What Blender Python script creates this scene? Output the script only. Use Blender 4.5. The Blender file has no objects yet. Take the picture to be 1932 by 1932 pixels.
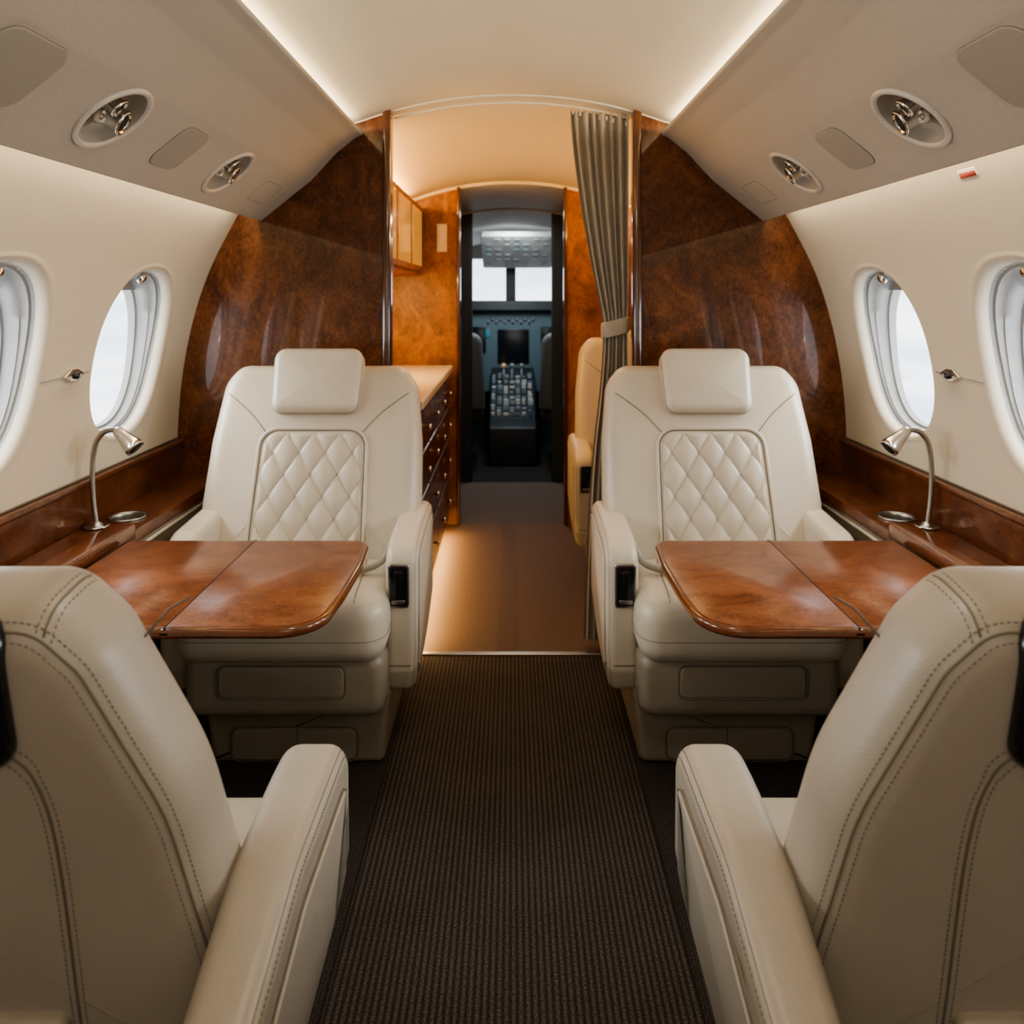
import bpy, bmesh, math, random
from mathutils import Vector, Matrix
from mathutils.bvhtree import BVHTree
random.seed(4)
scene = bpy.context.scene
COL = scene.collection
V = Vector

# ------------------------------------------------------------------ materials
def new_mat(name):
    m = bpy.data.materials.new(name); m.use_nodes = True
    nt = m.node_tree
    b = nt.nodes["Principled BSDF"]
    return m, nt, b
def coords(nt, scale=(1,1,1)):
    mp = nt.nodes.new("ShaderNodeMapping")
    geo = nt.nodes.new("ShaderNodeNewGeometry")
    mp.inputs["Scale"].default_value = scale
    nt.links.new(geo.outputs["Position"], mp.inputs["Vector"])
    return mp.outputs["Vector"]
def noise(nt, vec, scale, detail=4, rough=.6, dist=0):
    n = nt.nodes.new("ShaderNodeTexNoise")
    n.inputs["Scale"].default_value = scale; n.inputs["Detail"].default_value = detail
    n.inputs["Roughness"].default_value = rough; n.inputs["Distortion"].default_value = dist
    nt.links.new(vec, n.inputs["Vector"]); return n.outputs["Fac"]
def ramp(nt, fac, stops):
    r = nt.nodes.new("ShaderNodeValToRGB")
    el = r.color_ramp.elements
    while len(el) < len(stops): el.new(.5)
    for e, (p, c) in zip(el, stops):
        e.position = p; e.color = (*c, 1)
    nt.links.new(fac, r.inputs["Fac"]); return r.outputs["Color"]
def bump(nt, b, h, strength, dist=.002):
    bp = nt.nodes.new("ShaderNodeBump"); bp.inputs["Strength"].default_value = strength
    bp.inputs["Distance"].default_value = dist
    nt.links.new(h, bp.inputs["Height"]); nt.links.new(bp.outputs["Normal"], b.inputs["Normal"])
def math_n(nt, op, a, bb):
    n = nt.nodes.new("ShaderNodeMath"); n.operation = op
    for i, x in enumerate((a, bb)):
        if isinstance(x, (int, float)): n.inputs[i].default_value = x
        elif x is not None: nt.links.new(x, n.inputs[i])
    return n.outputs[0]
def plain(name, col, rough=.5, metal=0, coat=0, var=.06, nscale=30, bstr=0, emit=None, es=0, spec=None):
    m, nt, b = new_mat(name)
    vec = coords(nt)
    f = noise(nt, vec, nscale, 3)
    lo = tuple(max(0, c*(1-var)) for c in col); hi = tuple(min(1, c*(1+var)) for c in col)
    nt.links.new(ramp(nt, f, [(.3, lo), (.7, hi)]), b.inputs["Base Color"])
    b.inputs["Roughness"].default_value = rough; b.inputs["Metallic"].default_value = metal
    b.inputs["Coat Weight"].default_value = coat
    if spec is not None: b.inputs["Specular IOR Level"].default_value = spec
    if bstr:
        bump(nt, b, noise(nt, vec, 350, 2), bstr, .001)
    if emit:
        b.inputs["Emission Color"].default_value = (*emit, 1); b.inputs["Emission Strength"].default_value = es
    return m
def wood(name, dark, mid, light, scale=7, stretch=(1,1,1), rough=.22, coat=.6, lo=.36, hi=.66, crough=.06, fine=.38, spec=.5):
    m, nt, b = new_mat(name)
    vec = coords(nt, stretch)
    f1 = noise(nt, vec, scale, 8, .62, 1.6)
    f2 = noise(nt, vec, scale*5.5, 6, .7, 2.5)
    f = math_n(nt, 'ADD', math_n(nt, 'MULTIPLY', f1, 1-fine), math_n(nt, 'MULTIPLY', f2, fine))
    nt.links.new(ramp(nt, f, [(lo, dark), (.5, mid), (hi, light)]), b.inputs["Base Color"])
    b.inputs["Roughness"].default_value = rough
    b.inputs["Specular IOR Level"].default_value = spec
    b.inputs["Coat Weight"].default_value = coat; b.inputs["Coat Roughness"].default_value = crough
    return m
M = {}
M['leather'] = plain("cream_leather", (.56,.495,.39), .38, var=.03, nscale=8, bstr=.25)
M['leathershade'] = plain("shaded_cream_leather", (.395,.350,.283), .37, var=.04, nscale=8, bstr=.35)  # cream leather of the near seats, their dimmer light put into the colour
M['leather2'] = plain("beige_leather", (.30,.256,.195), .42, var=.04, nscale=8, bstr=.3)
M['seam'] = plain("seam_groove", (.18,.15,.11), .7)
M['thread'] = plain("thread", (.18,.148,.105), .7)
M['wall'] = plain("cream_panel", (.59,.53,.425), .62, var=.02, nscale=60, bstr=.12)
M['psu'] = plain("overhead_fabric", (.455,.407,.34), .75, var=.06, nscale=260, bstr=.25)
M['ceil'] = plain("ceiling_panel", (.60,.545,.43), .6, var=.015, nscale=4)
M['wood'] = wood("dark_burl", (.034,.0105,.0042), (.098,.032,.0108), (.175,.064,.022), 7, (1,1,.7), .30, .75, .37,.63,.02,.5,.15)
M['woodledge'] = wood("ledge_burl", (.055,.018,.008), (.120,.040,.016), (.19,.069,.028), 10, (1,.6,1), .3, .45, .38,.63,.06,.5,.3)
M['woodtrim'] = wood("trim_wood", (.04,.012,.005), (.085,.026,.010), (.13,.043,.015), 5, (1,1,.12), .2, .8)
M['woodtable'] = wood("table_burl", (.115,.035,.014), (.205,.070,.029), (.29,.115,.050), 11, (.7,1.0,1), .30, .0, .38, .64, .16, .5)
M['woodedge'] = wood("edge_wood", (.09,.028,.011), (.140,.046,.018), (.19,.068,.026), 14, (.3,.3,1), .2, .7)
M['woodgal'] = wood("warm_lit_galley_burl", (.085,.026,.007), (.24,.080,.018), (.40,.16,.04), 8, (1,1,.7), .5, .1,.37,.65,.3,.45)  # galley wood with the warm orange light put into its colour
M['chrome'] = plain("brushed_chrome", (.66,.64,.61), .20, 1, var=.02)
M['steel'] = plain("satin_steel", (.40,.38,.35), .32, 1, var=.03)
M['black'] = plain("black_plastic", (.010,.010,.011), .25, 0, .3)
M['dark'] = plain("dark_cavity", (.01,.009,.008), .8)
M['speaker'] = plain("speaker_mesh", (.34,.305,.255), .8, var=.15, nscale=900)
M['dish'] = plain("light_dish", (.46,.42,.36), .40, .25)
M['rim'] = plain("light_rim", (.56,.51,.44), .3)
M['liner'] = plain("window_liner", (.27,.27,.26), .4)
M['shade'] = plain("pleated_shade", (.28,.27,.255), .7)
M['counter'] = plain("stone_counter", (.55,.455,.36), .25, var=.1)
M['teal'] = plain("cockpit_panel", (.080,.135,.155), .5)
M['tealdk'] = plain("cockpit_dark", (.016,.022,.026), .5)
M['pseat'] = plain("pilot_seat_fabric", (.085,.095,.105), .6)
M['cockgrey'] = plain("pedestal_grey", (.19,.23,.25), .5, var=.2)
M['switch'] = plain("switch_grey", (.30,.30,.29), .5, var=.2)
M['cockwall'] = plain("cockpit_liner", (.50,.48,.44), .6)
M['screen'] = plain("display", (.006,.010,.014), .15)
M['blue'] = plain("lit_display", (.05,.16,.20), .3, emit=(.10,.45,.6), es=.15)
M['knob'] = plain("panel_knob", (.40,.41,.40), .4)
M['amber'] = plain("lit_amber_key", (.55,.36,.22), .4, emit=(1,.6,.35), es=.15)
M['red'] = plain("red_placard", (.30,.05,.035), .5)
M['white'] = plain("white_placard", (.62,.54,.46), .5)
M['lit'] = plain("lit_cabinet_glass", (.26,.12,.02), .12, coat=.5, emit=(1.0,.50,.09), es=.48, var=.8, nscale=6)

def rib_carpet(name,pitch,lo_c,hi_c,contrast=.85):
    m, nt, b = new_mat(name)
    vec = coords(nt)
    sx = nt.nodes.new("ShaderNodeSeparateXYZ"); nt.links.new(vec, sx.inputs[0])
    rib = math_n(nt, 'ADD', math_n(nt, 'MULTIPLY', math_n(nt, 'SINE', math_n(nt, 'MULTIPLY', sx.outputs[0], 2*math.pi/pitch), None), .5), .5)
    spk = noise(nt, coords(nt, (1,.8,1)), 300, 2, .7)
    sp2 = noise(nt, vec, 5, 4, .6)
    spr = ramp(nt, spk, [(.38,(0,0,0)),(.62,(1,1,1))])
    h = math_n(nt, 'MULTIPLY', math_n(nt,'ADD',math_n(nt,'MULTIPLY',rib,contrast),1-contrast), math_n(nt, 'ADD', math_n(nt, 'MULTIPLY', spr, .7), .3))
    h = math_n(nt, 'MULTIPLY', h, math_n(nt, 'ADD', math_n(nt,'MULTIPLY',sp2,.8), .6))
    nt.links.new(ramp(nt, h, [(.05,lo_c),(.9,hi_c)]), b.inputs["Base Color"])
    b.inputs["Roughness"].default_value = .95; b.inputs["Specular IOR Level"].default_value = .1
    bump(nt, b, h, .6, .003); return m
M['carpet'] = rib_carpet("ribbed_carpet",.0118,(.024,.0195,.0172),(.152,.130,.116),.78)
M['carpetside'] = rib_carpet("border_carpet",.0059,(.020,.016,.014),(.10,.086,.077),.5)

m, nt, b = new_mat("galley_carpet")
vec = coords(nt); sx = nt.nodes.new("ShaderNodeSeparateXYZ"); nt.links.new(vec, sx.inputs[0])
f = noise(nt, coords(nt, (1,1,1)), 90, 2, .5)
reflection_band = ramp(nt, math_n(nt,'ADD',sx.outputs[0],.5), [(.446,(1,1,1)),(.458,(.80,.80,.80)),(.518,(.80,.80,.80)),(.530,(1,1,1))])  # darker band beside the floor's reflection, painted into the carpet colour
mxn = nt.nodes.new("ShaderNodeMixRGB"); mxn.blend_type='MULTIPLY'; mxn.inputs[0].default_value=.8
nt.links.new(ramp(nt, f, [(.3,(.115,.072,.047)),(.7,(.14,.090,.060))]), mxn.inputs[1]); nt.links.new(reflection_band, mxn.inputs[2])
nt.links.new(mxn.outputs[0], b.inputs["Base Color"])
b.inputs["Roughness"].default_value = .6; b.inputs["Specular IOR Level"].default_value=.3; M['carpet2'] = m

m, nt, b = new_mat("curtain_cloth")
vec = coords(nt, (1,1,.15))
f = noise(nt, vec, 120, 3)
nt.links.new(ramp(nt, f, [(.3,(.355,.305,.232)),(.7,(.45,.39,.30))]), b.inputs["Base Color"])
b.inputs["Roughness"].default_value = .9; b.inputs["Sheen Weight"].default_value = .3; M['curtain'] = m

m = bpy.data.materials.new("window_glass"); m.use_nodes = True; nt = m.node_tree; nt.nodes.clear()
o = nt.nodes.new("ShaderNodeOutputMaterial"); mx = nt.nodes.new("ShaderNodeMixShader")
t = nt.nodes.new("ShaderNodeBsdfTransparent"); g = nt.nodes.new("ShaderNodeBsdfGlossy")
g.inputs["Roughness"].default_value = .03; mx.inputs[0].default_value = .04
nt.links.new(t.outputs[0], mx.inputs[1]); nt.links.new(g.outputs[0], mx.inputs[2]); nt.links.new(mx.outputs[0], o.inputs[0])
M['glass'] = m

# ------------------------------------------------------------------ mesh helpers
def parent_world(p):
    l = p.location.copy()
    q = p.parent
    while q: l += q.location; q = q.parent
    return l
def add_mesh(name, verts, faces, mat, parent=None, smooth=True, kind=None, label=None, cat=None, weld=False):
    verts = [V(v) for v in verts]
    off = parent_world(parent) if parent else V((0,0,0))
    if not parent:
        xs=[v.x for v in verts]; ys=[v.y for v in verts]; zs=[v.z for v in verts]
        off = V(((min(xs)+max(xs))/2,(min(ys)+max(ys))/2,min(zs)))
    me = bpy.data.meshes.new(name)
    me.from_pydata([v-off for v in verts], [], faces)
    bm = bmesh.new(); bm.from_mesh(me)
    if weld: bmesh.ops.remove_doubles(bm, verts=bm.verts, dist=1e-5)
    bmesh.ops.recalc_face_normals(bm, faces=bm.faces)
    bm.to_mesh(me); bm.free()
    me.materials.append(mat)
    if smooth:
        for p in me.polygons: p.use_smooth = True
    ob = bpy.data.objects.new(name, me); COL.objects.link(ob)
    if parent: ob.parent = parent
    else: ob.location = off
    if kind: ob["kind"] = kind
    if label: ob["label"] = label
    if cat: ob["category"] = cat
    return ob
def empty(name, loc, label, cat, group=None):
    e = bpy.data.objects.new(name, None); e.location = loc; e.empty_display_size = .05
    COL.objects.link(e); e["label"] = label; e["category"] = cat
    if group: e["group"] = group
    return e
def area2(p): return sum(p[i][0]*p[(i+1)%len(p)][1]-p[(i+1)%len(p)][0]*p[i][1] for i in range(len(p)))
def round_poly(pts, radii, n=6, maxlen=None):
    if area2(pts) < 0:
        pts = pts[::-1]
        if not isinstance(radii, (int,float)): radii = radii[::-1]
    N = len(pts)
    if isinstance(radii, (int,float)): radii = [radii]*N
    out = []
    for i in range(N):
        P = V(pts[i]); A = V(pts[i-1]); B = V(pts[(i+1)%N])
        a = (P-A).normalized(); c = (B-P).normalized()
        turn = math.atan2(a.x*c.y-a.y*c.x, a.dot(c)); r = radii[i]
        if abs(turn) < .02 or r <= 0: out.append((P.x,P.y)); continue
        tl = r*math.tan(abs(turn)/2); tm = .49*min((P-A).length,(B-P).length)
        if tl > tm: r *= tm/tl; tl = tm
        T1 = P-a*tl; s = 1 if turn > 0 else -1
        C = T1 + V((-a.y,a.x))*r*s
        k = max(2, n)
        for j in range(k+1):
            an = turn*j/k; d = T1-C
            out.append((C.x+d.x*math.cos(an)-d.y*math.sin(an), C.y+d.x*math.sin(an)+d.y*math.cos(an)))
    if maxlen:
        o2 = []
        for i in range(len(out)):
            p, q = V(out[i]), V(out[(i+1)%len(out)])
            k = max(1, int(math.ceil((q-p).length/maxlen)))
            for j in range(k):
                w = p.lerp(q, j/k); o2.append((w.x,w.y))
        out = o2
    return out
def rrect(x0,x1,y0,y1,r,n=6,maxlen=None): return round_poly([(x0,y0),(x1,y0),(x1,y1),(x0,y1)], r, n, maxlen)
def normals2(poly):
    N=len(poly); out=[]
    for i in range(N):
        a=V(poly[i])-V(poly[i-1]); c=V(poly[(i+1)%N])-V(poly[i])
        if a.length<1e-9: a=c
        if c.length<1e-9: c=a
        n=V((a.y,-a.x)).normalized()+V((c.y,-c.x)).normalized()
        out.append(n.normalized())
    return out
def inset(poly, d):
    ns=normals2(poly); return [(p[0]-n.x*d,p[1]-n.y*d) for p,n in zip(poly,ns)]
def slab_data(poly,h0,h1,r,mp,crown0=0,crown1=0,seg=4,inner=5):
    if area2(poly)<0: poly=poly[::-1]
    N=len(poly); ns=normals2(poly)
    x0=min(p[0] for p in poly); x1=max(p[0] for p in poly); y0=min(p[1] for p in poly); y1=max(p[1] for p in poly)
    cx,cy=(x0+x1)/2,(y0+y1)/2
    layers=[]
    def ring(ins,h,s=1):
        o=[]
        for p,n in zip(poly,ns):
            x=p[0]-n.x*ins; y=p[1]-n.y*ins
            o.append(mp(cx+(x-cx)*s, cy+(y-cy)*s, h))
        return o
    if crown0:
        for k in range(1,inner): 
            s=k/inner; layers.append(ring(r,h0-crown0*(1-s*s),s))
    for k in range(seg,-1,-1):
        a=k/seg*math.pi/2; layers.append(ring(r*(1-math.cos(a)),h0+r-r*math.sin(a)))
    for k in range(0,seg+1):
        a=k/seg*math.pi/2; layers.append(ring(r*(1-math.cos(a)),h1-r+r*math.sin(a)))
    if crown1:
        for k in range(inner-1,0,-1):
            s=k/inner; layers.append(ring(r,h1+crown1*(1-s*s),s))
    verts=[v for l in layers for v in l]; faces=[]
    for l in range(len(layers)-1):
        for i in range(N):
            j=(i+1)%N; faces.append((l*N+i,l*N+j,(l+1)*N+j,(l+1)*N+i))
    if crown0:
        c=len(verts); verts.append(mp(cx,cy,h0-crown0)); faces+= [(c,(i+1)%N,i) for i in range(N)]
    else: faces.append(tuple(range(N-1,-1,-1)))
    b=(len(layers)-1)*N
    if crown1:
        c=len(verts); verts.append(mp(cx,cy,h1+crown1)); faces+=[(c,b+i,b+(i+1)%N) for i in range(N)]
    else: faces.append(tuple(b+i for i in range(N)))
    return verts,faces
def slab(name,poly,h0,h1,r,mp,mat,parent=None,crown0=0,crown1=0,seg=4,inner=5,**kw):
    v,f=slab_data(poly,h0,h1,r,mp,crown0,crown1,seg,inner)
    return add_mesh(name,v,f,mat,parent,**kw)
def merge(*parts):
    V_,F_=[],[]
    for v,f in parts:
        o=len(V_); V_+=list(v); F_+=[tuple(i+o for i in q) for q in f]
    return V_,F_
def box_data(x0,x1,y0,y1,z0,z1,r=.003):
    r=min(r,.45*min(abs(x1-x0),abs(y1-y0),abs(z1-z0)))
    return slab_data(rrect(x0,x1,y0,y1,r,3),z0,z1,r,lambda a,b,h:V((a,b,h)),seg=2)
def box(name,x0,x1,y0,y1,z0,z1,mat,parent=None,r=.003,**kw):
    v,f=box_data(min(x0,x1),max(x0,x1),y0,y1,z0,z1,r)
    return add_mesh(name,v,f,mat,parent,smooth=False,**kw)
def tube_data(pts,r,n=8,closed=False,radii=None):
    pts=[V(p) for p in pts]; N=len(pts); verts=[]; faces=[]
    up=None
    for i,p in enumerate(pts):
        if closed: t=(pts[(i+1)%N]-pts[i-1])
        else: t=pts[min(i+1,N-1)]-pts[max(i-1,0)]
        t=t.normalized() if t.length>1e-9 else V((0,0,1))
        if up is None:
            up=t.orthogonal().normalized()
        up=(up-t*up.dot(t)); up=up.normalized() if up.length>1e-6 else t.orthogonal().normalized()
        s=t.cross(up)
        rr=radii[i] if radii else r
        for k in range(n):
            a=2*math.pi*k/n; verts.append(p+up*math.cos(a)*rr+s*math.sin(a)*rr)
    L=N if closed else N-1
    for i in range(L):
        for k in range(n):
            i2=(i+1)%N; faces.append((i*n+k,i*n+(k+1)%n,i2*n+(k+1)%n,i2*n+k))
    if not closed:
        faces.append(tuple(range(n-1,-1,-1))); faces.append(tuple((N-1)*n+k for k in range(n)))
    return verts,faces
def resample(pts,step):
    pts=[V(p) for p in pts]; out=[pts[0]]; acc=0
    for a,b in zip(pts,pts[1:]):
        L=(b-a).length
        if L<1e-9: continue
        d=step-acc
        while d<=L: out.append(a.lerp(b,d/L)); d+=step
        acc=L-(d-step)
    return out
def dashes(pts,r,step=.0030):
    p=resample(pts,step); parts=[]
    for i in range(0,len(p)-1,2):
        parts.append(tube_data([p[i],p[i].lerp(p[i+1],1.15)],r,5))
    return merge(*parts)
def lathe_data(profile,origin,axis,n=32):
    axis=V(axis).normalized(); u=axis.orthogonal().normalized(); w=axis.cross(u); origin=V(origin)
    verts=[];faces=[]
    for r,h in profile:
        for k in range(n):
            a=2*math.pi*k/n; verts.append(origin+axis*h+u*math.cos(a)*r+w*math.sin(a)*r)
    for i in range(len(profile)-1):
        for k in range(n): faces.append((i*n+k,i*n+(k+1)%n,(i+1)*n+(k+1)%n,(i+1)*n+k))
    faces.append(tuple(range(n-1,-1,-1))); faces.append(tuple((len(profile)-1)*n+k for k in range(n)))
    return verts,faces
def lathe(name,profile,origin,axis,mat,parent=None,n=32,open_ends=False,**kw):
    v,f=lathe_data(profile,origin,axis,n)
    if open_ends: f=f[:-2]
    return add_mesh(name,v,f,mat,parent,**kw)
def smooth_curve(pts,n=8):
    pts=[V(p) for p in pts]; out=[]
    for i in range(len(pts)-1):
        p0=pts[max(i-1,0)];p1=pts[i];p2=pts[i+1];p3=pts[min(i+2,len(pts)-1)]
        for k in range(n):
            t=k/n
            out.append(.5*((2*p1)+(p2-p0)*t+(2*p0-5*p1+4*p2-p3)*t*t+(3*p1-p0-3*p2+p3)*t**3))
    out.append(pts[-1]); return out
def fix_flat(ob, ang=35):
    me=ob.data
    for p in me.polygons: p.use_smooth=True
    bm=bmesh.new(); bm.from_mesh(me)
    for e in bm.edges:
        if len(e.link_faces)==2 and e.calc_face_angle(0)>math.radians(ang): e.smooth=False
    bm.to_mesh(me); bm.free(); return ob
def cut(ob, cutters):
    """boolean-subtract closed (verts,faces) solids from ob, result baked into its mesh"""
    for v,f in cutters:
        c=add_mesh("cutter",v,f,M['dark'],smooth=False)
        md=ob.modifiers.new("cut",'BOOLEAN'); md.operation='DIFFERENCE'; md.object=c; md.solver='EXACT'
        bpy.context.view_layer.update()
        dg=bpy.context.evaluated_depsgraph_get()
        me=bpy.data.meshes.new_from_object(ob.evaluated_get(dg))
        ob.modifiers.clear(); old=ob.data; ob.data=me; me.name=ob.name
        cm=c.data; bpy.data.objects.remove(c); bpy.data.meshes.remove(cm); bpy.data.meshes.remove(old)
    while len(ob.data.materials)>1: ob.data.materials.pop(index=len(ob.data.materials)-1)
    for p in ob.data.polygons: p.material_index=0

# ------------------------------------------------------------------ cabin shell
YA,YB=-1.0,2.54     # aft end, forward bulkhead
PROF=[(0.0,.98),(.2,1.03),(.4,1.058),(.6,1.068),(.75,1.066),(.905,1.051),(1.074,1.017),(1.226,.966),(1.392,.882),(1.46,.838),(1.52,.79)]
def wallx(z):
    P=PROF
    z=max(P[0][0],min(P[-1][0],z))
    for i in range(len(P)-1):
        if z<=P[i+1][0]: break
    z0,x0=P[i];z1,x1=P[i+1]
    def m(j):
        a=P[max(j-1,0)];c=P[min(j+1,len(P)-1)]; return (c[1]-a[1])/(c[0]-a[0])
    h=z1-z0;t=(z-z0)/h
    return (2*t**3-3*t*t+1)*x0+(t**3-2*t*t+t)*h*m(i)+(-2*t**3+3*t*t)*x1+(t**3-t*t)*h*m(i+1)
WIN=[.945,1.555,2.165]; WZ=.992; WA,WBH=.195,.229; NEXP=2.35
def sell(th,a,b): 
    r=1/((abs(math.cos(th)/a)**NEXP+abs(math.sin(th)/b)**NEXP)**(1/NEXP)); return r*math.cos(th),r*math.sin(th)
RINGS=[(-.006,-.0015),(0,0),(.003,.003),(.006,.008),(.008,.016),(.009,.026),(.010,.036)]
def build_wall(side,name):
    verts=[];faces=[]
    def grid(ys,zs):
        o=len(verts)
        for y in ys:
            for z in zs: verts.append(V((side*wallx(z),y,z)))
        nz=len(zs)
        for i in range(len(ys)-1):
            for j in range(nz-1): faces.append((o+i*nz+j,o+(i+1)*nz+j,o+(i+1)*nz+j+1,o+i*nz+j+1))
    K=16; z0,z1=.70,1.29
    winz=[z0+(z1-z0)*k/K for k in range(K+1)]
    zl=[0,.1,.2,.3,.4,.5,.6,.65,.70]; zh=[1.29,1.32,1.35,1.38,1.41,1.44,1.47,1.50]
    allz=zl[:-1]+winz+zh[1:]
    grid([YA,0,WIN[0]-.305],allz); grid([WIN[-1]+.305,YB+.01],allz)
    for c in WIN:
        ys=[c-.305+.61*k/K for k in range(K+1)]
        grid(ys,zl); grid(ys,zh)
        rect=[(ys[k],z0) for k in range(K)]+[(ys[-1],winz[k]) for k in range(K)]+[(ys[K-k],z1) for k in range(K)]+[(ys[0],winz[K-k]) for k in range(K)]
        N=len(rect); rows=[]
        ths=[]
        for (y,z) in rect: ths.append(math.atan2((z-WZ)/WBH,(y-c)/WA))
        for s in (0,.25,.5,.7,.85,.94):
            row=[]
            for (y,z),th in zip(rect,ths):
                ey,ez=sell(math.atan2(math.sin(th)*WBH,math.cos(th)*WA),WA+.006,WBH+.006)
                py=y+(c+ey-y)*s; pz=z+(WZ+ez-z)*s
                row.append(V((side*wallx(pz),py,pz)))
            rows.append(row)
        for ins,d in RINGS:
            row=[]
            for th in ths:
                ey,ez=sell(math.atan2(math.sin(th)*WBH,math.cos(th)*WA),WA-ins,WBH-ins)
                pz=WZ+ez; row.append(V((side*(wallx(pz)+d),c+ey,pz)))
            rows.append(row)
        o=len(verts)
        for r in rows: verts.extend(r)
        for i in range(len(rows)-1):
            for k in range(N):
                faces.append((o+i*N+k,o+i*N+(k+1)%N,o+(i+1)*N+(k+1)%N,o+(i+1)*N+k))
    add_mesh(name,verts,faces,M['wall'],kind="structure",weld=True,label="curved cream cabin sidewall with oval window openings")
build_wall(-1,"wall_left"); build_wall(1,"wall_right")

def build_window(side,c,idx):
    root=bpy.data.objects.new("window_%d"%idx,None); root.location=(side*(wallx(WZ)+.05),c,WZ-WBH); COL.objects.link(root)
    root["kind"]="structure"; root["label"]="oval cabin window with grey liner and bright sky beyond"
    N=80; rows=[]
    for ins,d,m in [(.0095,.026,0),(.0100,.034,0),(.0150,.036,0),(.0165,.046,.2),(.0190,.047,.25),(.0205,.062,.35),(.0220,.074,.45),(.0275,.076,.5),(.0295,.094,.6)]:
        row=[]
        for k in range(N):
            th=2*math.pi*k/N; ey,ez=sell(th,WA-ins,WBH-ins); pz=WZ+ez
            row.append(V((side*(wallx(pz)*(1-m)+wallx(WZ)*m+d),c+ey,pz)))
        rows.append(row)
    verts=[v for r in rows for v in r]; faces=[]
    for i in range(len(rows)-1):
        for k in range(N): faces.append((i*N+k,i*N+(k+1)%N,(i+1)*N+(k+1)%N,(i+1)*N+k))
    fr=add_mesh("window_frame",verts,faces,M['liner'],root); fix_flat(fr,40)
    o=rows[-1]; cen=V((side*(wallx(WZ)+.092),c,WZ))
    add_mesh("window_pane",list(o)+[cen],[(N,k,(k+1)%N) for k in range(N)],M['glass'],root)
    zc=WBH*.74
    up=[]
    for k in range(N+1):
        th=math.pi*k/N; ey,ez=sell(th,WA-.022,WBH-.022)
        if ez>=zc: up.append((ey,ez))
    n=len(up); vs=[];fs=[]
    for (ey,ez) in up:
        for z in (ez,zc):
            pz=WZ+z; vs.append(V((side*(wallx(pz)*.55+wallx(WZ)*.45+.068),c+ey,pz)))
    for i in range(n-1): fs.append((2*i,2*i+1,2*i+3,2*i+2))
    add_mesh("window_shade",vs,fs,M['shade'],root)
    zz=WZ+WBH-.022
    lathe("shade_knob",[(.0,0),(.013,.001),(.015,.006),(.012,.011),(.0,.013)],V((side*(wallx(zz)+.035),c,zz-.004)),V((-side*.9,-.3,-.5)),M['chrome'],root,n=20)
idx=1
for side in (-1,1):
    for c in WIN: build_window(side,c,idx); idx+=1

# ceiling vault (continuous cross-section)
CE=[(0,1.788),(.1,1.785),(.2,1.775),(.3,1.757),(.391,1.734),(.45,1.715),(.484,1.703),(.54,1.688),(.60,1.668),(.68,1.62),(.79,1.53),(.84,1.47)]
def cez(x,P=CE+[(.98,1.30)]):
    x=abs(x)
    for i in range(len(P)-1):
        if x<=P[i+1][0]:
            t=(x-P[i][0])/(P[i+1][0]-P[i][0]); return P[i][1]*(1-t)+P[i+1][1]*t
    return P[-1][1]
CEf=[(-x,z) for x,z in CE[::-1]]+CE[1:]
def sweep(name,sec,y0,y1,mat,**kw):
    n=len(sec)
    vs=[V((x,y0,z)) for x,z in sec]+[V((x,y1,z)) for x,z in sec]
    fs=[(k,k+1,n+k+1,n+k) for k in range(n-1)]
    return add_mesh(name,vs,fs,mat,**kw)
sc=smooth_curve([(x,0,z) for x,z in CEf],4)
sweep("ceiling",[(p.x,p.z) for p in sc],YA,YB+.03,M['ceil'],kind="structure",label="vaulted cream cabin ceiling")
aft=[(-wallx(z),z) for z in [0,.3,.6,.9,1.1,1.3,1.46]]+CEf[1:-1]+[(wallx(z),z) for z in [1.46,1.3,1.1,.9,.6,.3,0]]
add_mesh("wall_back",[V((x*1.0,YA,z)) for x,z in aft],[tuple(range(len(aft)))],M['wall'],smooth=False,kind="structure",label="aft cabin wall")
def ceil_run(name,y0,d0,y1,d1,mat,label):
    xs=[-.96+1.92*i/60 for i in range(61)]; n=61
    vs=[V((x,y0,cez(x)-d0)) for x in xs]+[V((x,y1,cez(x)-d1)) for x in xs]
    fs=[(k,k+1,n+k+1,n+k) for k in range(n-1)]
    add_mesh(name,vs,fs,mat,kind="structure",label=label)

# floor
def plane(x0,x1,y0,y1,mat,label):
    add_mesh("floor",[V((x0,y0,0)),V((x1,y0,0)),V((x1,y1,0)),V((x0,y1,0))],[(0,1,2,3)],mat,smooth=False,kind="structure",label=label)
plane(-.304,.304,YA,YB,M['carpet'],"dark brown ribbed aisle carpet")
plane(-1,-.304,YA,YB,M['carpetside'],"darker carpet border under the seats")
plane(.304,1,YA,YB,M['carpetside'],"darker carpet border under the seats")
plane(-1,1,YB,3.97,M['carpet2'],"warm brown galley floor")
M['vest']=plain("vestibule_carpet",(.105,.085,.072),.8); 
plane(-1,1,3.97,4.86,M['vest'],"grey brown vestibule carpet")
plane(-1,1,4.86,6.5,M['dark'],"dark cockpit floor")
for i,s in enumerate((-1,1)):
    box("trim_%d"%(i+1),s*.3025,s*.3055,YA+.02,YB-.02,.0005,.0025,M['dark'],kind="structure",label="dark seam along the aisle carpet")
box("trim_3",-.40,.40,YB-.010,YB+.010,0,.005,M['steel'],kind="structure",label="metal threshold strip across the aisle")

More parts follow.
